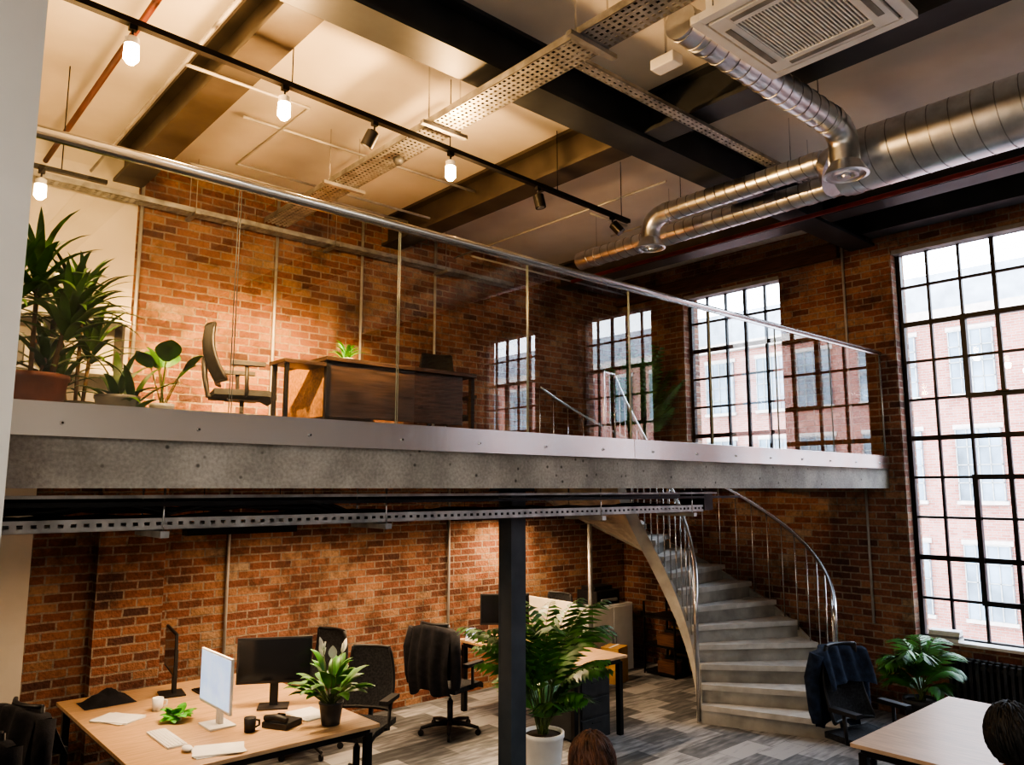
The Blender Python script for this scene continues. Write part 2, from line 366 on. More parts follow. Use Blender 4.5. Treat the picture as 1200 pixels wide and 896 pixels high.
# ------------------------------------------------------------------ cable trays
def tray(name,p,L,axis,w,h=.05,step=.055,rods=True,slots=False,ztop=ZC):
    b=MB(name)
    def bx(l0,l1,w0,w1,z0,z1,m='tray'):
        if axis=='y': b.box(p[0]+w0,p[0]+w1,p[1]+l0,p[1]+l1,p[2]+z0,p[2]+z1,m)
        else: b.box(p[0]+l0,p[0]+l1,p[1]+w0,p[1]+w1,p[2]+z0,p[2]+z1,m)
    if slots:
        for s in (-w/2,w/2-.003):
            bx(0,L,s,s+.003,0,h*.38); bx(0,L,s,s+.003,h*.66,h)
            l=0
            while l<L-.03: bx(l,l+.028,s,s+.003,h*.38,h*.66); l+=.05
    else:
        bx(0,L,-w/2,-w/2+.004,0,h); bx(0,L,w/2-.004,w/2,0,h)
    ns=max(3,int(w/.036))
    for k in range(ns+1): c=-w/2+w*k/ns; bx(0,L,max(-w/2,c-.010),min(w/2,c+.010),0,.002)
    l=0
    while l<L-.03: bx(l,l+step*.5,-w/2+.004,w/2-.004,.0005,.0025); l+=step
    if rods:
        l=.5
        while l<L:
            for s in (-w/2-.025,w/2+.018): bx(l-.004,l+.004,s,s+.008,-.03,ztop-p[2],'rail')
            bx(l-.02,l+.02,-w/2-.08,w/2+.08,-.032,-.004)
            l+=1.45
    return b
t=tray('ceiling_cable_tray',(3.17,-2,4.95),9.1,'y',.24,step=.045)
for k in range(4):
    t.tube([(3.10+.04*k+random.uniform(-.01,.01),-2+i*.5,4.965+random.uniform(0,.02)) for i in range(19)],.011,('blackpl','greypot')[k%2],6)
t.done()
tray('ceiling_cable_tray',(3.32,3.17,5.04),3.0,'x',.10,h=.025,rods=False).done()
tray('wall_cable_tray',(-1,7.22,4.90),7.4,'x',.14,h=.05).done()
t=tray('under_slab_cable_tray',(.5,3.92,2.16),5.0,'x',.26,h=.055,rods=False,slots=True)
for x in (1.2,2.4,4.2,5.3):
    for y in (3.76,4.08): t.tube([(x,y,2.12),(x,y,S0)],.005,'rail',6)
    t.box(x-.02,x+.02,3.73,4.11,2.125,2.155,'tray')
for k in range(14):
    y=3.82+.016*k; z=2.18+.015*random.random()
    pts=[(.5+i*.25,y+random.uniform(-.02,.02),z+random.uniform(0,.035)+(random.uniform(.03,.1) if i<7 and k<9 else 0)) for i in range(20)]
    t.tube(pts,.010,'blackpl',6)
t.box(.5,5.9,3.69,3.71,2.27,2.29,'black'); t.box(.5,5.9,4.3,4.33,2.27,2.3,'black'); t.box(.5,5.6,3.72,3.74,2.305,2.32,'tray')
t.box(5.5,5.62,3.78,4.02,2.17,2.33,'black')
t.done()

# ------------------------------------------------------------------ pipes / ducts
def pipe(name,pts,r,m='conduit'):
    b=MB(name); b.tube(pts,r,m,10); return b.done()
pipe('sprinkler_pipe',[(7.1,YF+.05,5.02),(7.1,6.8,5.02)],.024,'red')
pipe('sprinkler_pipe',[(1.16,-1,5.03),(1.16,7.1,5.03)],.02,'redbrown')
pipe('electrical_conduit',[(1.5,.5,5.04),(1.5,7.1,5.04)],.012)
pipe('electrical_conduit',[(1.52,4.9,5.07),(2.4,4.9,5.07),(2.4,6.2,5.07),(4.4,6.2,5.07)],.012)
pipe('electrical_conduit',[(2.2,5.6,5.2),(4.5,5.6,5.2)],.012)
pipe('electrical_conduit',[(2.2,6.75,5.2),(4.5,6.75,5.2)],.012)
pipe('electrical_conduit',[(3.4,4.6,5.06),(3.4,7.1,5.06)],.011)
pipe('electrical_conduit',[(5.4,4.0,5.06),(5.4,7.1,5.06)],.011)
for x in (1.99,3.3,4.3,5.3): pipe('electrical_conduit',[(x,7.338,MF),(x,7.338,5.3)],.016)
for x in (2.95,5.55): pipe('electrical_conduit',[(x,7.338,.5),(x,7.338,2.34)],.015)
pipe('electrical_conduit',[(8.68,3.96,2.66),(8.68,3.96,5.35)],.014)
pipe('electrical_conduit',[(8.68,3.85,.9),(8.68,3.85,2.34)],.013)
pipe('electrical_conduit',[(8.3,6.9,5.06),(5.5,6.9,5.06)],.012)
pipe('electrical_conduit',[(5.5,5.0,5.06),(6.05,5.0,5.06)],.012)
pipe('electrical_conduit',[(6.5,5.6,5.2),(6.5,4.0,5.2)],.012)
def spiral(b,pts,r,step=.11,seg=40):
    for a,c in zip(pts,pts[1:]):
        a=Vector(a);c=Vector(c); b.tube([a,c],r,'galv',seg)
        L=(c-a).length; n=max(1,int(L/step)); d=(c-a).normalized()
        up=Vector((0,0,1)); u=d.cross(up).normalized(); w=d.cross(u); P=[]
        m=20
        for i in range(n*m+1):
            t=i/m*step; an=2*math.pi*i/m
            if t>L: break
            P.append(a+d*t+(u*math.cos(an)+w*math.sin(an))*(r+.001))
        b.tube(P,.0045,'seam',5)
def bandring(b,p,d,r):
    d=Vector(d); p=Vector(p); b.tube([p-d*.03,p+d*.03],r,'galv',36)
def diffuser(b,c,r):
    b.lathe([(r,0),(r,.05),(r*1.45,-.03),(r*1.5,-.045),(r*1.3,-.05),(r*1.25,-.03),(r*.9,-.03),(r*.85,-.05),(r*.6,-.05),(r*.55,-.03),(r*.35,-.03),(r*.3,-.06),(.001,-.06)],'galv',28,c)
def bend(c,rad,d0,n=5):
    out=[]
    for k in range(n+1):
        a=R(90)*k/n
        out.append(Vector(c)+Vector(d0)*math.sin(a)*rad+Vector((0,0,-1))*(1-math.cos(a))*rad)
    return out
b=MB('large_spiral_duct'); spiral(b,[(5.75,YF+.02,4.84),(5.75,2.58,4.84)],.235,.14,56)
for y in (-3,-1,.9,2.5): bandring(b,(5.75,y,4.84),(0,1,0),.242)
b.tube([(5.75,2.58,4.84),(5.75,2.72,4.93)],.2,'galv',40,True,[.235,.1]); b.done(sharp=35)
b=MB('branch_spiral_duct'); spiral(b,[(5.75,2.73,4.93),(5.75,4.3,4.93)],.09,.1)
for y in (2.8,4.25): bandring(b,(5.75,y,4.93),(0,1,0),.096)
bp=bend((5.75,4.3,4.93),.16,(0,1,0)); b.tube(bp+[bp[-1]+Vector((0,0,-.07))],.092,'galv',30); e=bp[-1]+Vector((0,0,-.1)); diffuser(b,e,.095)
for y in (3.0,4.1): b.tube([(5.75,y,5.02),(5.75,y,5.4)],.004,'rail',6)
b.done(sharp=35)
b=MB('long_spiral_duct'); spiral(b,[(6.25,YF+.02,4.91),(6.25,5.85,4.91)],.1,.11)
for y in (-2,0.6,3.1,4.6,5.6): b.tube([(6.25,y,5.0),(6.25,y,5.4)],.004,'rail',6); bandring(b,(6.25,y,4.91),(0,1,0),.106)
b.done(sharp=35)
b=MB('elbow_spiral_duct'); spiral(b,[(3.38,2.38,4.95),(5.2,2.38,4.95)],.1,.12)
bp=bend((5.2,2.38,4.95),.16,(1,0,0)); b.tube(bp+[bp[-1]+Vector((0,0,-.12))],.103,'galv',30); diffuser(b,bp[-1]+Vector((0,0,-.15)),.105)
for x in (3.6,5.15): bandring(b,(x,2.38,4.95),(1,0,0),.107)
for x in (4.2,5.0): b.tube([(x,2.38,5.04),(x,2.38,5.4)],.004,'rail',6)
b.done(sharp=35)

# ------------------------------------------------------------------ AC cassette
b=MB('ceiling_air_conditioner'); w=.42
def fr(o,i,z0,z1,m):
    b.box(-o,o,-o,-i,z0,z1,m); b.box(-o,o,i,o,z0,z1,m); b.box(-o,-i,-i,i,z0,z1,m); b.box(i,o,-i,i,z0,z1,m)
fr(w,.365,0,.045,'white'); fr(.365,.35,.015,.05,'greypot'); fr(.35,.25,-.004,.045,'white')
b.box(-.25,.25,-.25,.25,.03,.045,'blackpl')
for k in range(26): y=-.245+k*.0196; b.box(-.25,.25,y-.0045,y+.0045,.0,.03,'white')
for s in (-1,1):
    b.box(-.24,.24,s*.305-.018,s*.305+.018,-.008,-.004,'greypot'); b.box(s*.305-.018,s*.305+.018,-.24,.24,-.008,-.004,'greypot')
b.box(-.36,.36,-.36,.36,.045,.29,'white')
for sx in(-.38,.38):
    for sy in (-.3,.3): b.tube([(sx,sy,.045),(sx,sy,.61)],.005,'rail',6)
b.done(loc=(3.68,1.81,4.80),bevel=.003)

# ------------------------------------------------------------------ track lighting
TZ=4.85
A=Vector((.2,4.22,TZ)); Bp=Vector((5.5,4.52,TZ)); dirT=(Bp-A).normalized(); ang=math.atan2(dirT.y,dirT.x)
b=MB('ceiling_light_track'); L=(Bp-A).length
b.box(0,L,-.022,.022,-.017,.017,'black')
for l in (.5,1.8,3.1,4.3,5.2): b.tube([(l,0,.014),(l,0,ZC-TZ-.01)],.004,'black',6)
b.done(loc=A,rz=ang)
WARM=(1,.58,.24)
def lampheads(x,lit,tilt=0,y=None,z=TZ,aim=(0,2.6,-1.55),k=9,cone=54):
    t=(x-A.x)/(Bp.x-A.x); p=A.lerp(Bp,t)
    if y is not None: p=Vector((x,y,z))
    b=MB('track_spotlight')
    b.box(-.02,.02,-.016,.016,-.045,-.017,'black'); b.tube([(0,0,-.045),(0,0,-.075)],.006,'black',8)
    T=Matrix.Translation((0,0,-.08))@Matrix.Rotation(R(tilt),4,'X')@Matrix.Rotation(R(tilt*.6),4,'Y')
    pr=[T@Vector((0,0,0)),T@Vector((0,0,-.012)),T@Vector((0,0,-.12))]
    if lit:
        b.tube([T@Vector((0,0,0)),T@Vector((0,0,-.012)),T@Vector((0,0,-.05))],.03,'white',20,True,[.02,.037,.037])
        b.tube([T@Vector((0,0,-.051)),T@Vector((0,0,-.13)),T@Vector((0,0,-.155))],.03,'lamp_w',20,True,[.037,.040,.020])
    else:
        b.tube(pr,.036,'black',20,True,[.024,.045,.045]); b.tube([T@Vector((0,0,-.1201)),T@Vector((0,0,-.122))],.03,'greypot',16)
    o=b.done(loc=p,sharp=40)
    if lit:
        l=D.lights.new('spotlight_glow','POINT'); l.energy=lit; l.color=WARM; l.shadow_soft_size=.06
        lo=D.objects.new('spotlight_glow',l); SC.collection.objects.link(lo); lo.parent=o; lo.location=(0,0,-.31)
        s=D.lights.new('spotlight_beam','SPOT'); s.energy=lit*k; s.color=WARM; s.spot_size=R(cone); s.spot_blend=1; s.shadow_soft_size=.04
        so=D.objects.new('spotlight_beam',s); SC.collection.objects.link(so); so.parent=o; so.location=(0,0,-.26)
        so.rotation_euler=(-Vector(aim)).to_track_quat('Z','Y').to_euler()
lampheads(1.05,60,aim=(1.6,2.7,-1.5),k=11); lampheads(1.95,72,aim=(1.0,2.7,-1.55),k=16); lampheads(2.62,0,25); lampheads(3.3,68,aim=(.1,2.7,-1.55),k=17); lampheads(4.25,0,-10); lampheads(5.25,0,-35)
lampheads(.98,24,y=6.1,z=4.6,aim=(1.4,1.1,-.8))
b=MB('ceiling_light_track'); b.box(0,1.6,-.018,.018,-.014,.014,'black')
for l in (.3,1.3): b.tube([(l,0,.014),(l,0,ZC-4.61)],.004,'black',6)
b.done(loc=(-.2,6.1,4.6))
b=MB('smoke_detector'); b.lathe([(.001,-.05),(.025,-.05),(.04,-.03),(.045,0)],'darkpot'); b.done(loc=(3.17,4.9,4.915))
b=MB('security_camera'); b.box(-.05,.05,-.09,.09,0,.07,'white'); b.tube([(0,0,.07),(0,0,.44)],.008,'rail',8); b.done(loc=(3.75,2.75,4.97),bevel=.01)

def linear(x0,x1,y,z,e):
    b=MB('linear_pendant_lamp'); b.box(x0,x1,y-.05,y+.05,z+.02,z+.045,'black')
    b.box(x0,x1,y-.05,y-.045,z-.01,z+.02,'black'); b.box(x0,x1,y+.045,y+.05,z-.01,z+.02,'black'); b.box(x0,x0+.005,y-.045,y+.045,z-.01,z+.02,'black'); b.box(x1-.005,x1,y-.045,y+.045,z-.01,z+.02,'black')
    b.box(x0+.02,x1-.02,y-.035,y+.035,z+.012,z+.0199,'led')
    for x in (x0+.12,x1-.12): b.tube([(x,y,z+.045),(x,y,S0)],.003,'black',6)
    o=b.done()
    l=D.lights.new('lamp_light','AREA'); l.shape='RECTANGLE'; l.size=x1-x0-.05; l.size_y=.08; l.energy=e; l.color=(1,.70,.43)
    lo=D.objects.new('lamp_light',l); SC.collection.objects.link(lo); lo.location=((x0+x1)/2,y,z+.005); lo.parent=o
linear(1.9,2.7,5.5,2.04,28); linear(4.6,5.6,6.0,2.05,40); linear(-.8,.6,5.6,2.07,14); linear(3.2,4.2,6.4,2.07,26)
linear(6.0,6.6,6.9,2.05,26)  # extra lamp, added to fill the lower level beside the stair

# ------------------------------------------------------------------ spiral stair
b=MB('helical_staircase'); NS=14; rise=MF/15; da=R(11); a0=R(-67.5); sub=4
def pol(r,a,z): return Vector((CX+r*math.cos(a),CY+r*math.sin(a),z))
def sof(a): return max(0,(a-a0)/da*rise-.17)
for i in range(NS):
    zt=(i+1)*rise
    for k in range(sub):
        a=a0+da*(i+k/sub); c=a0+da*(i+(k+1)/sub)
        v=[b.bm.verts.new(p) for p in (pol(RI,a,sof(a)),pol(RO,a,sof(a)),pol(RO,c,sof(c)),pol(RI,c,sof(c)),pol(RI,a,zt),pol(RO,a,zt),pol(RO,c,zt),pol(RI,c,zt))]
        qs=[(3,2,1,0),(4,5,6,7),(1,2,6,5),(3,0,4,7)]
        if k==0: qs.append((0,1,5,4))
        if k==sub-1: qs.append((2,3,7,6))
        for q in qs: b.face([v[j] for j in q],'conc_stair')
    a=a0+da*i-.022
    v=[]
    for zz in (zt-.045,zt+.008):
        for (r_,aa) in ((RI,a),(RO,a),(RO,a+da+.0),(RI,a+da+.0)): v.append(b.bm.verts.new(pol(r_,aa,zz)))
    for q in ((3,2,1,0),(4,5,6,7),(0,1,5,4),(1,2,6,5),(2,3,7,6),(3,0,4,7)): b.face([v[j] for j in q],'nosing')
for (ra,rb) in ((RI-.05,RI),(RO,RO+.04)):
    n=60; prev=None
    for k in range(n+1):
        a=a0+da*NS*k/n; zl=sof(a)-.03 if sof(a)>0.03 else 0; zh=min((a-a0)/da*rise+rise*.55,MF)
        q=[b.bm.verts.new(pol(ra,a,zl)),b.bm.verts.new(pol(rb,a,zl)),b.bm.verts.new(pol(rb,a,zh)),b.bm.verts.new(pol(ra,a,zh))]
        if prev:
            for j in range(4): b.face([prev[j],prev[(j+1)%4],q[(j+1)%4],q[j]],'conc_stair',False)
        else: b.face(q,'conc_stair')
        prev=q
    b.face(prev[::-1],'conc_stair')
stair=b.done()
b=MB('handrail')
for r_,nb in ((RI-.025,1.3),(RO-.03,1.6)):
    pts=[]; n=70
    for k in range(n+1):
        a=a0+da*NS*k/n; pts.append(pol(r_,a,(a-a0)/da*rise+rise+1.0))
    b.tube([pol(r_,a0,.02)]+[pts[0]+Vector((0,0,-.08))]+pts,.021,'rail',12)
    cnt=int(NS*nb)
    for k in range(1,cnt+1):
        a=a0+da*NS*k/cnt; z=(a-a0)/da*rise+rise
        b.tube([pol(r_,a,z-.06),pol(r_,a,z+.99)],.0085,'rail',8)
e=pol(RI-.025,a0+da*NS,MF+1.0)
b.tube([e,e+Vector((-.25,-.05,0)),e+Vector((-.3,-.1,0)),e+Vector((-.3,-.1,-1.0))],.018,'rail',10)
for k in range(1,3): b.tube([e+Vector((-.1*k,-.02*k,0)),e+Vector((-.1*k,-.02*k,-1.0))],.0075,'rail',8)
b.done(parent=stair)
b=MB('stair_support_post'); b.tube([(7.05,6.5,0),(7.05,6.5,1.92)],.03,'tray',14); b.box(6.97,7.13,6.42,6.58,0,.012,'tray'); b.done()

# ------------------------------------------------------------------ plants
def frond(b,base,az,L,e0,e1,nl=14,ll=.22,lw=.018,m='leaf',droop=.5,t0=.35):
    n=10; p=Vector(base); pts=[p.copy()]; d=Vector((math.cos(az),math.sin(az),0)); side=Vector((-math.sin(az),math.cos(az),0))
    dirs=[]
    for k in range(n):
        e=e0+(e1-e0)*(k/n)**2.2
        dd=d*math.cos(e)+Vector((0,0,math.sin(e))); dirs.append(dd); p=p+dd*L/n; pts.append(p.copy())
    dirs.append(dirs[-1])
    b.tube(pts,.005,'stem',5,True,[.006*(1-.75*k/n) for k in range(n+1)])
    for k in range(nl):
        t=t0+(1-t0)*k/(nl-1); f=t*n; i=min(int(f),n-1); q=pts[i].lerp(pts[i+1],f-i); dd=dirs[i]
        up=side.cross(dd)
        l=ll*math.sin(math.pi*(.25+.7*(t-t0)/(1-t0)))*random.uniform(.85,1.1)+.04
        for s in (-1,1):
            v=(dd*.95+side*s*.9+up*.2).normalized()
            c=[q,q+v*l*.5+Vector((0,0,-droop*.12*l)),q+v*l+Vector((0,0,-droop*.6*l))]
            nrm=(dd-v*dd.dot(v)).normalized(); w=lw
            a1=b.bm.verts.new(c[0]-nrm*w*.3);a2=b.bm.verts.new(c[0]+nrm*w*.3)
            b1=b.bm.verts.new(c[1]-nrm*w*.6);b2=b.bm.verts.new(c[1]+nrm*w*.6); e_=b.bm.verts.new(c[2])
            b.face([a1,b1,b2,a2],m,True); b.face([b1,e_,b2],m,True)
def blade(b,base,az,Ls,Ll,W,e0,e1,m='leaf2',strap=False,n=7):
    d=Vector((math.cos(az),math.sin(az),0)); side=Vector((-math.sin(az),math.cos(az),0))
    p=Vector(base)
    if Ls>.006:
        pts=[p.copy()]
        for k in range(4): p=p+(d*math.cos(e0)+Vector((0,0,math.sin(e0))))*Ls/4; pts.append(p.copy())
        b.tube(pts,.004,'stem',5)
    rows=[]
    for k in range(n+1):
        t=k/n; e=e0+(e1-e0)*t**1.5
        w=W*(min(1,.5+t*2)*(1-t**3)+.02) if strap else W*math.sin(math.pi*min(1,(t*.93+.05)))**.8
        up=side.cross(d*math.cos(e)+Vector((0,0,math.sin(e))))
        rows.append([b.bm.verts.new(p-side*w/2+up*w*.15),b.bm.verts.new(p),b.bm.verts.new(p+side*w/2+up*w*.15)])
        p=p+(d*math.cos(e)+Vector((0,0,math.sin(e))))*Ll/n
    for a,c in zip(rows,rows[1:]):
        for j in range(2): b.face([a[j],a[j+1],c[j+1],c[j]],m,True)
def pot(b,r,h,m,z=0,c=(0,0)):
    b.lathe([(r*.72,z),(r*.8,z+h*.3),(r*.95,z+h*.9),(r,z+h*.92),(r,z+h),(r*.9,z+h),(r*.88,z+h-.03),(.001,z+h-.03)],m,28,(c[0],c[1],0))
    b.lathe([(.001,z+h-.029),(r*.87,z+h-.028),(r*.87,z+h-.025),(.001,z+h-.015)],'soil',20,(c[0],c[1],0))
def palm(name,loc,r,h,potm,H,rad,nf=16,ll=.22,lw=.02,seed=1,m='leaf'):
    random.seed(seed); b=MB(name); pot(b,r,h,potm)
    for k in range(nf):
        az=k*2.4+random.uniform(-.2,.2); hi=k%4
        L=(H-h)*(1.05,.9,.72,.5)[hi]*random.uniform(.92,1.05)
        e0=(1.42,1.33,1.22,1.05)[hi]+random.uniform(-.06,.06)
        e1=e0-(1.5,1.5,1.4,1.3)[hi]*rad/.35+random.uniform(-.25,.15)
        frond(b,(random.uniform(-.03,.03),random.uniform(-.03,.03),h-.03),az,L,e0,e1,15,ll,lw,m)
    return b.done(loc=loc)
palm('potted_kentia_palm',(4.52,4.70,0),.17,.42,'whitepot',1.66,.36,26,.23,.034,3)
palm('potted_areca_palm',(8.26,6.60,MF),.115,.28,'greypot',1.65,.13,36,.15,.036,6,'leafk')
palm('potted_palm',(7.9,3.1,0),.17,.4,'darkpot',1.15,.5,20,.2,.024,8)
def dracaena(name,loc,r,h,potm,canes,seed):
    random.seed(seed); b=MB(name); pot(b,r,h,potm)
    for (cx_,cy_,ch,nl,Ll,W) in canes:
        top=Vector((cx_*1.8,cy_*1.8,h+ch)); b.tube([(cx_,cy_,h-.05),top*.5+Vector((cx_,cy_,h-.05))*.5,top],.013,'cane',8)
        for k in range(nl):
            az=k*2.4+random.uniform(-.2,.2); e=1.5-1.2*(1-k/nl)+random.uniform(-.1,.1)
            blade(b,top+Vector((0,0,-.14*(1-k/nl))),az,.005,Ll*random.uniform(.8,1.1),W,e,e-1.2+random.uniform(-.3,.3),'leafd',True)
    return b.done(loc=loc)
dracaena('potted_dracaena',(.86,5.15,MF),.2,.36,'terra',[(0,.02,.60,34,.46,.055),(.08,-.05,.34,30,.40,.055),(-.08,.0,.46,30,.44,.055),(.05,.07,.14,22,.36,.055),(.11,.05,.5,26,.40,.05)],5)
dracaena('potted_snake_plant',(1.32,5.12,MF),.13,.27,'greypot',[(0,0,.03,12,.36,.055),(.04,-.03,.0,10,.33,.055)],2)
dracaena('potted_yucca',(1.28,6.0,MF),.15,.3,'darkpot',[(0,0,.72,34,.46,.05),(.05,.04,.42,26,.40,.05),(-.05,.02,.2,20,.36,.05)],7)
def broad(name,loc,r,h,potm,n,Ls,Ll,W,seed,m='leaf2',flowers=0,e=(.7,1.3)):
    random.seed(seed); b=MB(name); pot(b,r,h,potm)
    for k in range(n):
        az=k*2.4+random.uniform(-.3,.3); e0=random.uniform(*e)
        blade(b,(random.uniform(-.02,.02),random.uniform(-.02,.02),h-.03),az,Ls*random.uniform(.7,1.2),Ll*random.uniform(.8,1.1),W,e0,e0-1.5,m)
    for k in range(flowers):
        az=k*2.1; x,y=.07*math.cos(az),.07*math.sin(az); z=h+Ls+random.uniform(.1,.2)
        b.tube([(0,0,h-.03),(x*.6,y*.6,h+Ls*.7),(x,y,z)],.003,'stem',5)
        blade(b,(x,y,z),az,.005,.1,.06,1.35,.9,'petal'); b.tube([(x,y,z+.01),(x+.01,y,z+.06)],.006,'petal',6)
    return b.done(loc=loc)
broad('potted_fiddle_leaf_plant',(1.70,5.5,MF),.08,.28,'whitepot',7,.3,.2,.17,4,'leaf2',e=(1.15,1.5))
broad('potted_peace_lily',(2.78,5.0,.745),.085,.15,'darkpot',44,.17,.22,.075,9,'leaf2',5,(.5,1.4))
broad('desk_plant',(3.3,5.85,MF+.746),.06,.07,'whitepot',20,.04,.17,.035,12,'leaflime',e=(.6,1.45))
broad('leafy_desk_plant',(2.02,5.8,.742),.045,.05,'whitepot',26,.02,.11,.07,15,'leaflime',e=(.3,1.4))

# ------------------------------------------------------------------ office furniture
def office_chair(name,loc,rz,high=1.0,cover=None):
    b=MB(name)
    for k in range(5):
        a=k*2*math.pi/5+.3; c,s=math.cos(a),math.sin(a)
        b.tube([(0,0,.10),(c*.15,s*.15,.095),(c*.29,s*.29,.07)],.02,'blackpl',8,True,[.03,.022,.014])
        b.cyl((c*.29-s*.012,s*.29+c*.012,.028),(c*.29-s*-.012,s*.29+c*-.012,.028),.028,'blackpl',seg=14)
        b.tube([(c*.29,s*.29,.07),(c*.29,s*.29,.03)],.008,'blackpl',6)
    b.cyl((0,0,.09),(0,0,.30),.028,'blackpl'); b.cyl((0,0,.30),(0,0,.42),.017,'rail')
    b.box(-.11,.11,-.12,.12,.41,.435,'blackpl')
    def seat(u,v,z=0):
        x=(u-.5)*.48; y=(v-.5)*.47
        return Vector((x*(1-.15*max(0,v-.8)*5*.3),y,z+.475-.03*math.sin(math.pi*v)*math.sin(math.pi*u)*.5-(.03 if v>.92 else 0)))
    b.grid(lambda u,v:seat(u,v),8,8,'fabric'); b.grid(lambda u,v:seat(u,v)-Vector((0,0,.045)),8,8,'fabric')
    for (f) in (lambda t:(t,0),lambda t:(t,1),lambda t:(0,t),lambda t:(1,t)):
        b.grid(lambda u,v,f=f: seat(*f(u))-Vector((0,0,.045*v)),8,1,'fabric')
    hh=high-.55
    def back(u,v,off=0):
        wv=.44*(1-.25*v**2); x=(u-.5)*wv
        y=-.22-.06*math.sin(math.pi*v*.9)+.10*((u-.5)*2)**2*.5-.08*v+.03
        return Vector((x,y-off,.55+hh*v))
    b.grid(lambda u,v:back(u,v),8,10,'fabric'); b.grid(lambda u,v:back(u,v,.02),8,10,'fabric')
    for f in (lambda t:(0,t),lambda t:(1,t),lambda t:(t,0),lambda t:(t,1)):
        pts=[back(*f(k/10),.01) for k in range(11)]; b.tube(pts,.014,'blackpl',8)
    b.tube([(0,-.1,.42),(0,-.26,.44),(0,-.29,.6),(0,-.30,.75)],.022,'blackpl',8)
    for s in (-1,1):
        b.tube([(s*.2,0,.43),(s*.27,0,.45),(s*.275,-.01,.66)],.015,'blackpl',8)
        b.box(s*.275-.035,s*.275+.035,-.13,.13,.66,.69,'blackpl')
    if cover:
        random.seed(3)
        top=high+.015
        def cl(u,v):
            x=(u-.5)*.50*(1+.15*math.sin(v*9+u*3)*.3)
            tx=abs(u-.5)*2
            if v<.35: t=v/.35; y=-.20+.03-.11*t; z=top-.28*(1-t)-.04*tx**2
            else: t=(v-.35)/.65; y=-.36-.05*math.sin(math.pi*t); z=top-.62*t-.05*tx**2-.03*math.sin(u*11)*t
            y+=.018*math.sin(u*22+v*3)+.05*tx**2
            return Vector((x,y,z))
        b.grid(cl,22,22,cover)
        for s in (-1,1): b.tube([(s*.24,-.27,top-.07),(s*.285,-.3,top-.25),(s*.28,-.28,top-.5),(s*.27,-.27,top-.58)],.05,cover,12,True,[.06,.055,.05,.042])
    return b.done(loc=loc,rz=rz)
def monitor(name,loc,rz,w=.54,h=.32,lit=False,white=False,zc=.34):
    b=MB(name); fm='white' if white else 'blackpl'
    b.box(-w/2,w/2,-.018,.0,zc-h/2,zc+h/2,fm); b.box(-w/2+.012,w/2-.012,0,.003,zc-h/2+.02,zc+h/2-.012,'screen_on' if lit else 'screen_off')
    b.box(-w*.3,w*.3,-.035,-.018,zc-h*.3,zc+h*.3,fm)
    b.box(-.03,.03,-.06,-.03,.01,zc,fm); b.box(-.11,.11,-.12,.06,0,.012,fm)
    return b.done(loc=loc,rz=rz,bevel=.003)
def desk(name,x0,x1,y0,y1,top='wood',z=.74,legs='black'):
    b=MB(name); b.box(x0,x1,y0,y1,z-.025,z,top)
    i=.06
    for (x,y) in ((x0+i,y0+i),(x1-i,y0+i),(x0+i,y1-i),(x1-i,y1-i)): b.box(x-.025,x+.025,y-.025,y+.025,0,z-.06,legs)
    b.box(x0+i,x1-i,y0+i-.02,y0+i+.02,z-.075,z-.026,legs).box(x0+i,x1-i,y1-i-.02,y1-i+.02,z-.075,z-.026,legs)
    b.box(x0+i-.02,x0+i+.02,y0+i,y1-i,z-.075,z-.026,legs).box(x1-i-.02,x1-i+.02,y0+i,y1-i,z-.075,z-.026,legs)
    return b.done(bevel=.002)
desk('bench_desk',1.5,3.05,4.8,6.9)
ZD=.741
monitor('desktop_monitor',(2.16,5.5,ZD),R(90),.54,.36,True,True,.30)
monitor('desktop_monitor',(2.66,5.65,ZD),R(150),.54,.33)
monitor('desktop_monitor',(2.2,6.55,ZD),R(80),.5,.32)
def keyboard(loc,rz,m='white'):
    b=MB('keyboard'); b.box(-.21,.21,-.06,.06,0,.012,m)
    for r_ in range(5):
        for k in range(14): b.box(-.2+k*.029,-.176+k*.029,-.052+r_*.021,-.035+r_*.021,.012,.016,'paper' if m=='white' else 'black')
    b.done(loc=loc,rz=rz)
keyboard((1.83,5.42,ZD),R(90)); keyboard((2.45,6.35,ZD),R(90),'blackpl')
def mouse(loc): b=MB('computer_mouse'); b.ball((0,0,.018),.03,'white',(1,1.6,.6)); b.done(loc=loc)
mouse((1.85,5.1,ZD))
def papers(loc,rz,n=3):
    b=MB('paper_stack')
    for k in range(n):
        T=Matrix.Rotation(random.uniform(-.2,.2),4,'Z'); b.box(-.105,.105,-.148,.148,k*.004,k*.004+.003,'paper',T)
    b.done(loc=loc,rz=rz)
papers((1.72,6.1,ZD),.5); papers((2.0,4.98,ZD),1.2); papers((2.78,5.32,ZD),.2,2)
b=MB('desk_telephone'); b.box(-.09,.09,-.1,.1,0,.04,'blackpl'); b.tube([(-.07,-.09,.06),(-.07,0,.075),(-.07,.09,.06)],.02,'blackpl',10); b.box(.0,.07,.02,.08,.04,.06,'screen_off'); b.done(loc=(2.52,5.2,ZD),rz=.5,bevel=.005)
def mug(loc,m):
    b=MB('coffee_mug'); b.lathe([(.035,0),(.04,.09),(.036,.09),(.03,.01),(.001,.01)],m,20); b.tube([(.038,0,.07),(.065,0,.06),(.065,0,.03),(.036,0,.02)],.006,m,8); b.done(loc=loc)
mug((2.3,5.22,ZD),'blackpl'); mug((2.0,6.15,ZD),'whitepot')
b=MB('water_bottle'); b.lathe([(.03,0),(.033,.02),(.033,.16),(.015,.2),(.015,.23),(.001,.23)],'rail',20); b.done(loc=(2.62,6.5,ZD))
b=MB('folded_jacket')
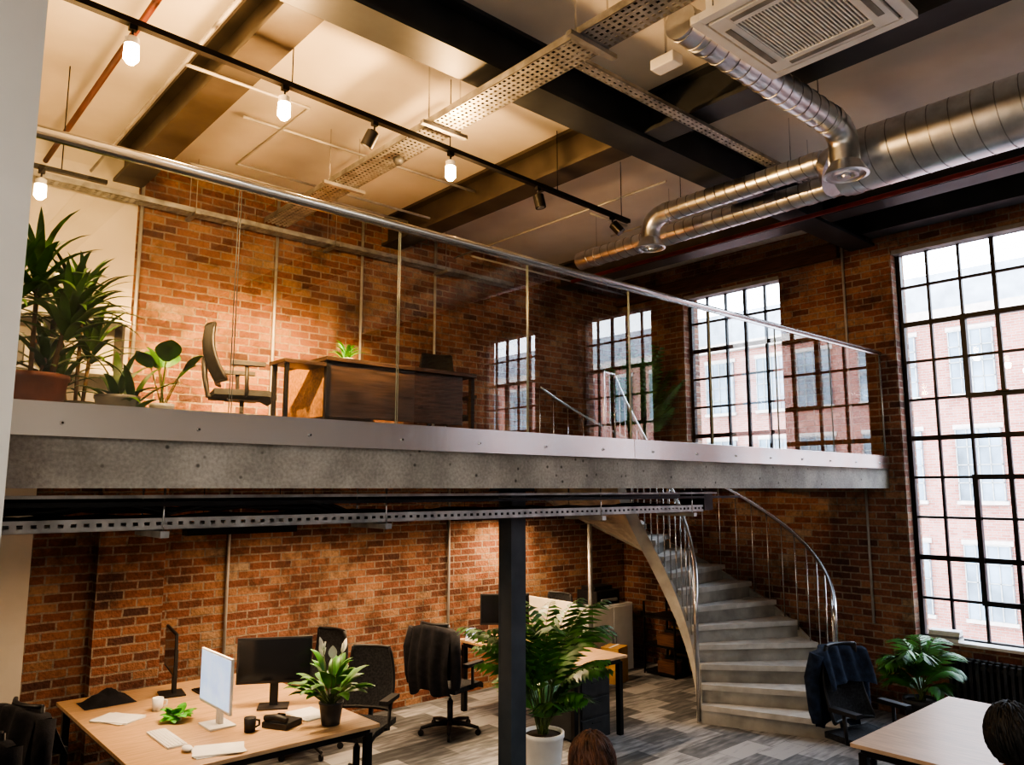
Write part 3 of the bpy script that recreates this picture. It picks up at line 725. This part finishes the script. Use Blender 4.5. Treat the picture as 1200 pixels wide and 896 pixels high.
b.grid(lambda u,v:Vector(((u-.5)*.36,(v-.5)*.26,.002+.09*math.sin(math.pi*u)*math.sin(math.pi*v)+.018*math.sin(u*17+v*9)*math.sin(math.pi*u)*math.sin(math.pi*v))),14,14,'coat'); b.done(loc=(1.78,6.62,ZD))
office_chair('office_chair',(3.5,6.7,0),R(105),1.03)
office_chair('office_chair',(3.42,5.72,0),R(125),1.02)
office_chair('office_chair',(1.3,5.6,0),R(-75),1.08,'coat')
office_chair('office_chair',(1.15,6.5,0),R(-95),1.0)
office_chair('office_chair',(4.8,6.3,0),R(-75),1.06,'coat')
office_chair('office_chair',(.93,4.98,0),R(-60),1.14,'coat')
desk('office_desk',5.3,6.05,5.1,6.85)
monitor('desktop_monitor',(5.55,6.35,ZD),R(140),.52,.32)
b=MB('desk_divider_panel'); b.box(6.03,6.065,5.75,6.8,.742,1.16,'cream'); b.done(bevel=.006)
keyboard((5.5,5.9,ZD),R(90),'blackpl'); papers((5.5,5.5,ZD),.3)
office_chair('office_chair',(6.42,6.62,0),R(95),1.12)
b=MB('desk_telephone'); b.box(-.09,.09,-.1,.1,0,.04,'white'); b.tube([(-.07,-.09,.06),(-.07,0,.075),(-.07,.09,.06)],.02,'white',10); b.box(-.02,.08,.05,.1,.04,.13,'screen_on'); b.done(loc=(5.42,6.7,ZD),rz=2.4,bevel=.005)
b=MB('drawer_pedestal'); b.box(5.45,5.87,5.18,5.7,.02,.6,'darkpot')
for k in range(3): b.box(5.47,5.85,5.168,5.18,.05+.18*k,.21+.18*k,'darkpot'); b.box(5.6,5.72,5.155,5.168,.17+.18*k,.18+.18*k,'blackpl')
b.done(bevel=.004)
b=MB('storage_cabinet'); b.box(7.45,8.25,6.85,7.3,.0,.85,'white'); b.box(7.47,7.84,6.838,6.85,.05,.82,'white').box(7.86,8.23,6.838,6.85,.05,.82,'white')
b.box(7.81,7.82,6.825,6.838,.35,.5,'rail').box(7.88,7.89,6.825,6.838,.35,.5,'rail'); b.done(bevel=.004)
b=MB('office_printer'); b.box(7.6,8.05,6.9,7.25,.852,1.03,'blackpl'); b.box(7.67,7.98,6.87,6.9,.89,.93,'greypot'); b.box(7.65,8.0,6.98,7.22,1.03,1.08,'blackpl'); b.done(bevel=.01)
b=MB('cardboard_box'); b.box(-.14,.14,-.12,.12,0,.42,'cardboard'); b.box(-.145,.145,-.015,.015,.421,.424,'paper'); b.done(loc=(7.52,6.55,0),rz=.3,bevel=.003)
b=MB('box_shelf')
for z in (.02,.35,.7): b.box(8.15,8.65,6.1,6.6,z,z+.025,'black')
for x in (8.15,8.63):
    for y in (6.1,6.58): b.box(x,x+.02,y,y+.02,0,.9,'black')
for z in (.045,.375):
    for k,(m) in enumerate(('lintel','blackpl','cardboard')): b.box(8.18+k*.15,8.31+k*.15,6.13,6.4,z,z+.14+.03*k,m)
b.done()
desk('meeting_table',5.07,6.75,.75,2.45,'wood_table')
office_chair('office_chair',(6.2,2.82,0),R(165),1.1,'navy')
office_chair('office_chair',(7.15,1.6,0),R(90),1.05,'teal')
b=MB('cast_iron_radiator')
y=1.6
while y<3.05:
    b.box(8.52,8.64,y,y+.035,.12,.68,'darkpot'); b.tube([(8.58,y+.018,.66),(8.58,y+.018,.7)],.03,'darkpot',10); y+=.06
b.box(8.55,8.61,1.6,3.08,.14,.18,'darkpot').box(8.55,8.61,1.6,3.08,.6,.64,'darkpot')
for y in (1.65,3.0): b.box(8.55,8.6,y,y+.03,0,.14,'darkpot')
b.done(bevel=.006)
b=MB('book_pile')
for k,m in enumerate(('paper','greypot','paper','white')): b.box(-.075,.075,-.14,.14,k*.025,k*.025+.022,m,Matrix.Rotation(.05*k,4,'Z'))
b.done(loc=(8.735,3.15,.822))
# ------------------------------------------------------------------ mezzanine furniture
b=MB('executive_desk'); z=MF; x0,x1,y0,y1=2.9,4.42,5.45,6.2
b.box(x0,x1,y0,y1,z+.71,z+.745,'walnut')
b.box(x0+.02,x1-.14,y0+.03,y0+.055,z+.27,z+.709,'walnut')
for x in (x0+.01,x1-.05):
    for y in (y0+.02,y1-.06): b.box(x,x+.04,y,y+.04,z,z+.71,'black')
b.box(x0+.012,x0+.05,y0+.06,y1-.06,z+.27,z+.709,'oakpanel')
b.box(x0-.35,x0,y0+.0,y0+.28,z+.66,z+.69,'walnut'); b.box(x0-.33,x0-.30,y0+.02,y0+.05,z,z+.66,'black'); b.box(x0-.33,x0-.30,y0+.23,y0+.26,z,z+.66,'black')
b.box(x0+.05,x0+.5,y0+.1,y1-.06,z+.2,z+.7,'walnut')
b.done(bevel=.003)
office_chair('office_chair',(2.5,6.1,MF),R(-105),1.0)
office_chair('office_chair',(4.88,6.55,MF),R(165),1.16)
b=MB('wall_shelf'); b.box(.85,1.9,7.1,7.36,3.75,3.785,'white'); b.box(.85,1.9,7.1,7.36,3.3,3.335,'white')
for x in (.9,1.35,1.85): b.box(x-.01,x+.01,7.12,7.36,2.64,3.75,'black')
for k in range(9): b.box(1.0+k*.045,1.035+k*.045,7.15,7.3,3.336,3.55+.02*(k%3),('paper','terra','greypot')[k%3])
b.done()

# ------------------------------------------------------------------ exterior
b=MB('neighbouring_brick_building')
b.box(24,30,-30,60,-9,7.2,'brick_ext'); b.box(23.8,30,-30,60,7.2,7.5,'ext_white')
b.box(25.5,30,-30,60,7.5,9.0,'roof')
y=-28
while y<58:
    for (z0,z1) in ((-4.4,-2.4),(-1.2,.8),(2.0,4.0),(5.0,6.8)):
        b.box(23.93,23.99,y,y+1.15,z0,z1,'ext_glass'); b.box(23.88,23.99,y-.06,y+1.21,z0-.1,z0,'ext_white'); b.box(23.96,23.99,y-.06,y+1.21,z1,z1+.14,'ext_white')
        for k in (0,.28,.56,.84,1.12): b.box(23.9,23.93,y+k,y+k+.03,z0,z1,'greypot')
        for k in range(5): zz=z0+(z1-z0)*k/4; b.box(23.9,23.93,y,y+1.15,zz-.015,zz+.015,'greypot')
    y+=2.05
b.done()
MB('street_ground').box(9.2,60,-60,90,-9.2,-9,'asphalt').done()

# ------------------------------------------------------------------ people
def person(name,loc,rz,shirt,hair,hs=1.0):
    root=D.objects.new(name,None); SC.collection.objects.link(root); root.location=loc; root.rotation_euler=(0,0,rz)
    V=[];E=[];Rr=[]
    def add(p,r,par=None):
        V.append(p); Rr.append(r); i=len(V)-1
        if par is not None: E.append((par,i))
        return i
    pel=add((0,0,.58),(.15,.12)); sp=add((0,-.03,.74),(.145,.11),pel); ch=add((0,-.02,.93),(.17,.12),sp); nb=add((0,.0,1.06),(.085,.075),ch); nk=add((0,.015,1.13),(.055,.055),nb)
    for s in (-1,1):
        sh=add((s*.17,-.01,1.01),(.065,.065),ch); el=add((s*.22,.1,.80),(.048,.048),sh); wr=add((s*.15,.36,.80),(.028,.03),el)
        hp=add((s*.09,.06,.56),(.085,.085),pel); kn=add((s*.12,.46,.55),(.068,.068),hp); an=add((s*.12,.44,.10),(.045,.045),kn); to=add((s*.13,.60,.045),(.042,.035),an)
    me=D.meshes.new(name+'_body'); me.from_pydata(V,E,[]); o=D.objects.new('body',me); SC.collection.objects.link(o)
    sm=o.modifiers.new('skin','SKIN'); sm.use_smooth_shade=True
    for i,r in enumerate(Rr): me.skin_vertices[0].data[i].radius=r
    me.skin_vertices[0].data[0].use_root=True
    ss=o.modifiers.new('sub','SUBSURF'); ss.levels=2; ss.render_levels=2
    dg=bpy.context.evaluated_depsgraph_get(); m2=D.meshes.new_from_object(o.evaluated_get(dg))
    D.objects.remove(o)
    o=D.objects.new('body',m2); SC.collection.objects.link(o); o.parent=root
    m2.materials.clear()
    for k in (shirt,'jeans','blackpl','skin'): m2.materials.append(M[k])
    for p in m2.polygons:
        c=p.center; p.use_smooth=True
        if c.z>1.085: p.material_index=3
        elif c.y>.335 and c.z>.7: p.material_index=3
        elif c.z<.11: p.material_index=2
        elif c.z<.64 and not (c.z>.6 and c.y<.02): p.material_index=1
        else: p.material_index=0
    for s in (-1,1):
        h=MB('hand'); w=Vector((s*.15,.36,.795)); f=Vector((-s*.15,1,-.18)).normalized(); sd=Vector((-s,-.15,0)).normalized()
        h.tube([w-f*.03,w+f*.02,w+f*.06,w+f*.095],.03,'skin',12,True,[.024,.032,.036,.03],1,.55)
        for k,(off,l) in enumerate(((.027,.072),(.009,.08),(-.009,.074),(-.026,.058))):
            p=w+f*.088+sd*off; h.tube([p,p+f*l*.45+Vector((0,0,.004)),p+f*l*.75+Vector((0,0,-.01)),p+f*l*.92+Vector((0,0,-.026))],.009,'skin',8,True,[.0095,.009,.008,.006])
        p=w+f*.03+sd*.03; h.tube([p,p+sd*.025+f*.02,p+sd*.035+f*.05,p+sd*.034+f*.068],.01,'skin',8,True,[.012,.011,.009,.006])
        h.done(parent=root)
    h=MB('head'); hc=Vector((0,.03,1.235))
    def hf(p):
        q=p.copy()
        if q.z<0: q.x*=1-.28*(-q.z)**1.3
        if q.z<-.3 and q.y<0: q.y*=.75
        return q
    h.ball(hc,.1,'skin',(.76,.95,1.16),28,20,hf)
    h.tube([hc+Vector((0,.088,.02)),hc+Vector((0,.106,-.015)),hc+Vector((0,.100,-.028))],.01,'skin',8,True,[.006,.013,.009])
    for s in (-1,1):
        h.ball(hc+Vector((s*.03,.082,.012)),.011,'white',(1,.6,.7),10,8); h.ball(hc+Vector((s*.03,.088,.012)),.006,'eye',(1,.5,1),8,6)
        h.ball(hc+Vector((s*.077,-.005,-.005)),.026,'skin',(.35,.7,1.1),10,8)
    h.ball(hc+Vector((0,.085,-.052)),.02,'lip',(1.1,.35,.32),10,6)
    h.done(parent=root)
    h=MB('hair'); random.seed(2)
    def hh(p):
        k=1+.05*math.sin(p.x*14+p.z*5)*math.cos(p.y*11)+.035*math.sin(p.z*23+p.x*19)+.02*math.sin(p.x*41+p.y*37)
        q=p*k
        if p.y>.45 and p.z<.45: q=p*.84
        if p.z<-.5 and p.y>0: q=Vector((p.x*.85,p.y*.5,p.z*.8))
        return q
    h.ball(hc+Vector((0,-.012*hs,.014)),.11*hs,hair,(.84,.98,1.1),56,36,hh)
    for k in range(220):
        th=random.uniform(0,2*math.pi); ph=random.uniform(0,1.5); rr=.108*hs
        if math.sin(th)>.35 and ph>1.0: continue
        c0=hc+Vector((0,-.012*hs,.014))
        P=[c0+Vector((math.sin(ph+j*.22)*math.cos(th+j*.06)*.86,math.sin(ph+j*.22)*math.sin(th+j*.06),math.cos(ph+j*.22)*1.12))*rr*(1.0+.03*math.sin(j+k)) for j in range(5)]
        h.tube(P,.004,hair,5,True,[.0035,.005,.005,.004,.001])
    h.done(parent=root)
    return root
person('seated_person',(2.43,2.24,0),R(-40),'teal','hair_br')
office_chair('office_chair',(2.41,2.22,-.0),R(-40),.85)
person('seated_person',(4.12,1.24,0),R(-75),'coat','hair_b',1.15)
office_chair('office_chair',(4.1,1.24,0),R(-75),.85)

# ------------------------------------------------------------------ world / added fill lights
w=D.worlds.new('sky_world'); SC.world=w; w.use_nodes=True; nt=w.node_tree; bg=nt.nodes['Background']
tc=N(nt,'ShaderNodeTexCoord'); sx=N(nt,'ShaderNodeSeparateXYZ'); nt.links.new(tc.outputs['Generated'],sx.inputs[0])
r=ramp(nt,[(0,(.84,.90,1)),(1,(.66,.79,1))]); nt.links.new(sx.outputs[2],r.inputs[0]); nt.links.new(r.outputs[0],bg.inputs[0]); bg.inputs[1].default_value=10.0
def fill_panel(x,y,e):  # fill lights added out of view, shaped like hanging ceiling fixtures
    b=MB('fill_light_panel'); b.box(-.6,.6,-.1,.1,0,.06,'white'); b.box(-.58,.58,-.08,.08,-.004,0,'led')
    for s in (-.5,.5): b.tube([(s,0,.06),(s,0,ZC-4.71)],.004,'black',6)
    o=b.done(loc=(x,y,4.7))
    l=D.lights.new('fill_light','AREA'); l.shape='RECTANGLE'; l.size=1.2; l.size_y=.2; l.energy=e; l.color=(1,.9,.78)
    lo=D.objects.new('fill_light',l); SC.collection.objects.link(lo); lo.parent=o; lo.location=(0,0,-.02)
fill_panel(-1.7,-1.4,75); fill_panel(-1.7,-4,55); fill_panel(-1.7,1.4,45)

# ------------------------------------------------------------------ camera
cam=D.cameras.new('camera'); cam.sensor_width=36; cam.lens=36*905/1200; cam.clip_start=.05
co=D.objects.new('camera',cam); SC.collection.objects.link(co); co.location=(0,0,EYE)
th=R(7.8); f=Vector((.665*math.cos(th),.747*math.cos(th),math.sin(th)))
co.rotation_euler=f.to_track_quat('-Z','Y').to_euler()
SC.camera=co
SC.view_settings.view_transform='AgX'
try: SC.view_settings.look='AgX - High Contrast'
except Exception as e: print(e)
SC.view_settings.exposure=.5
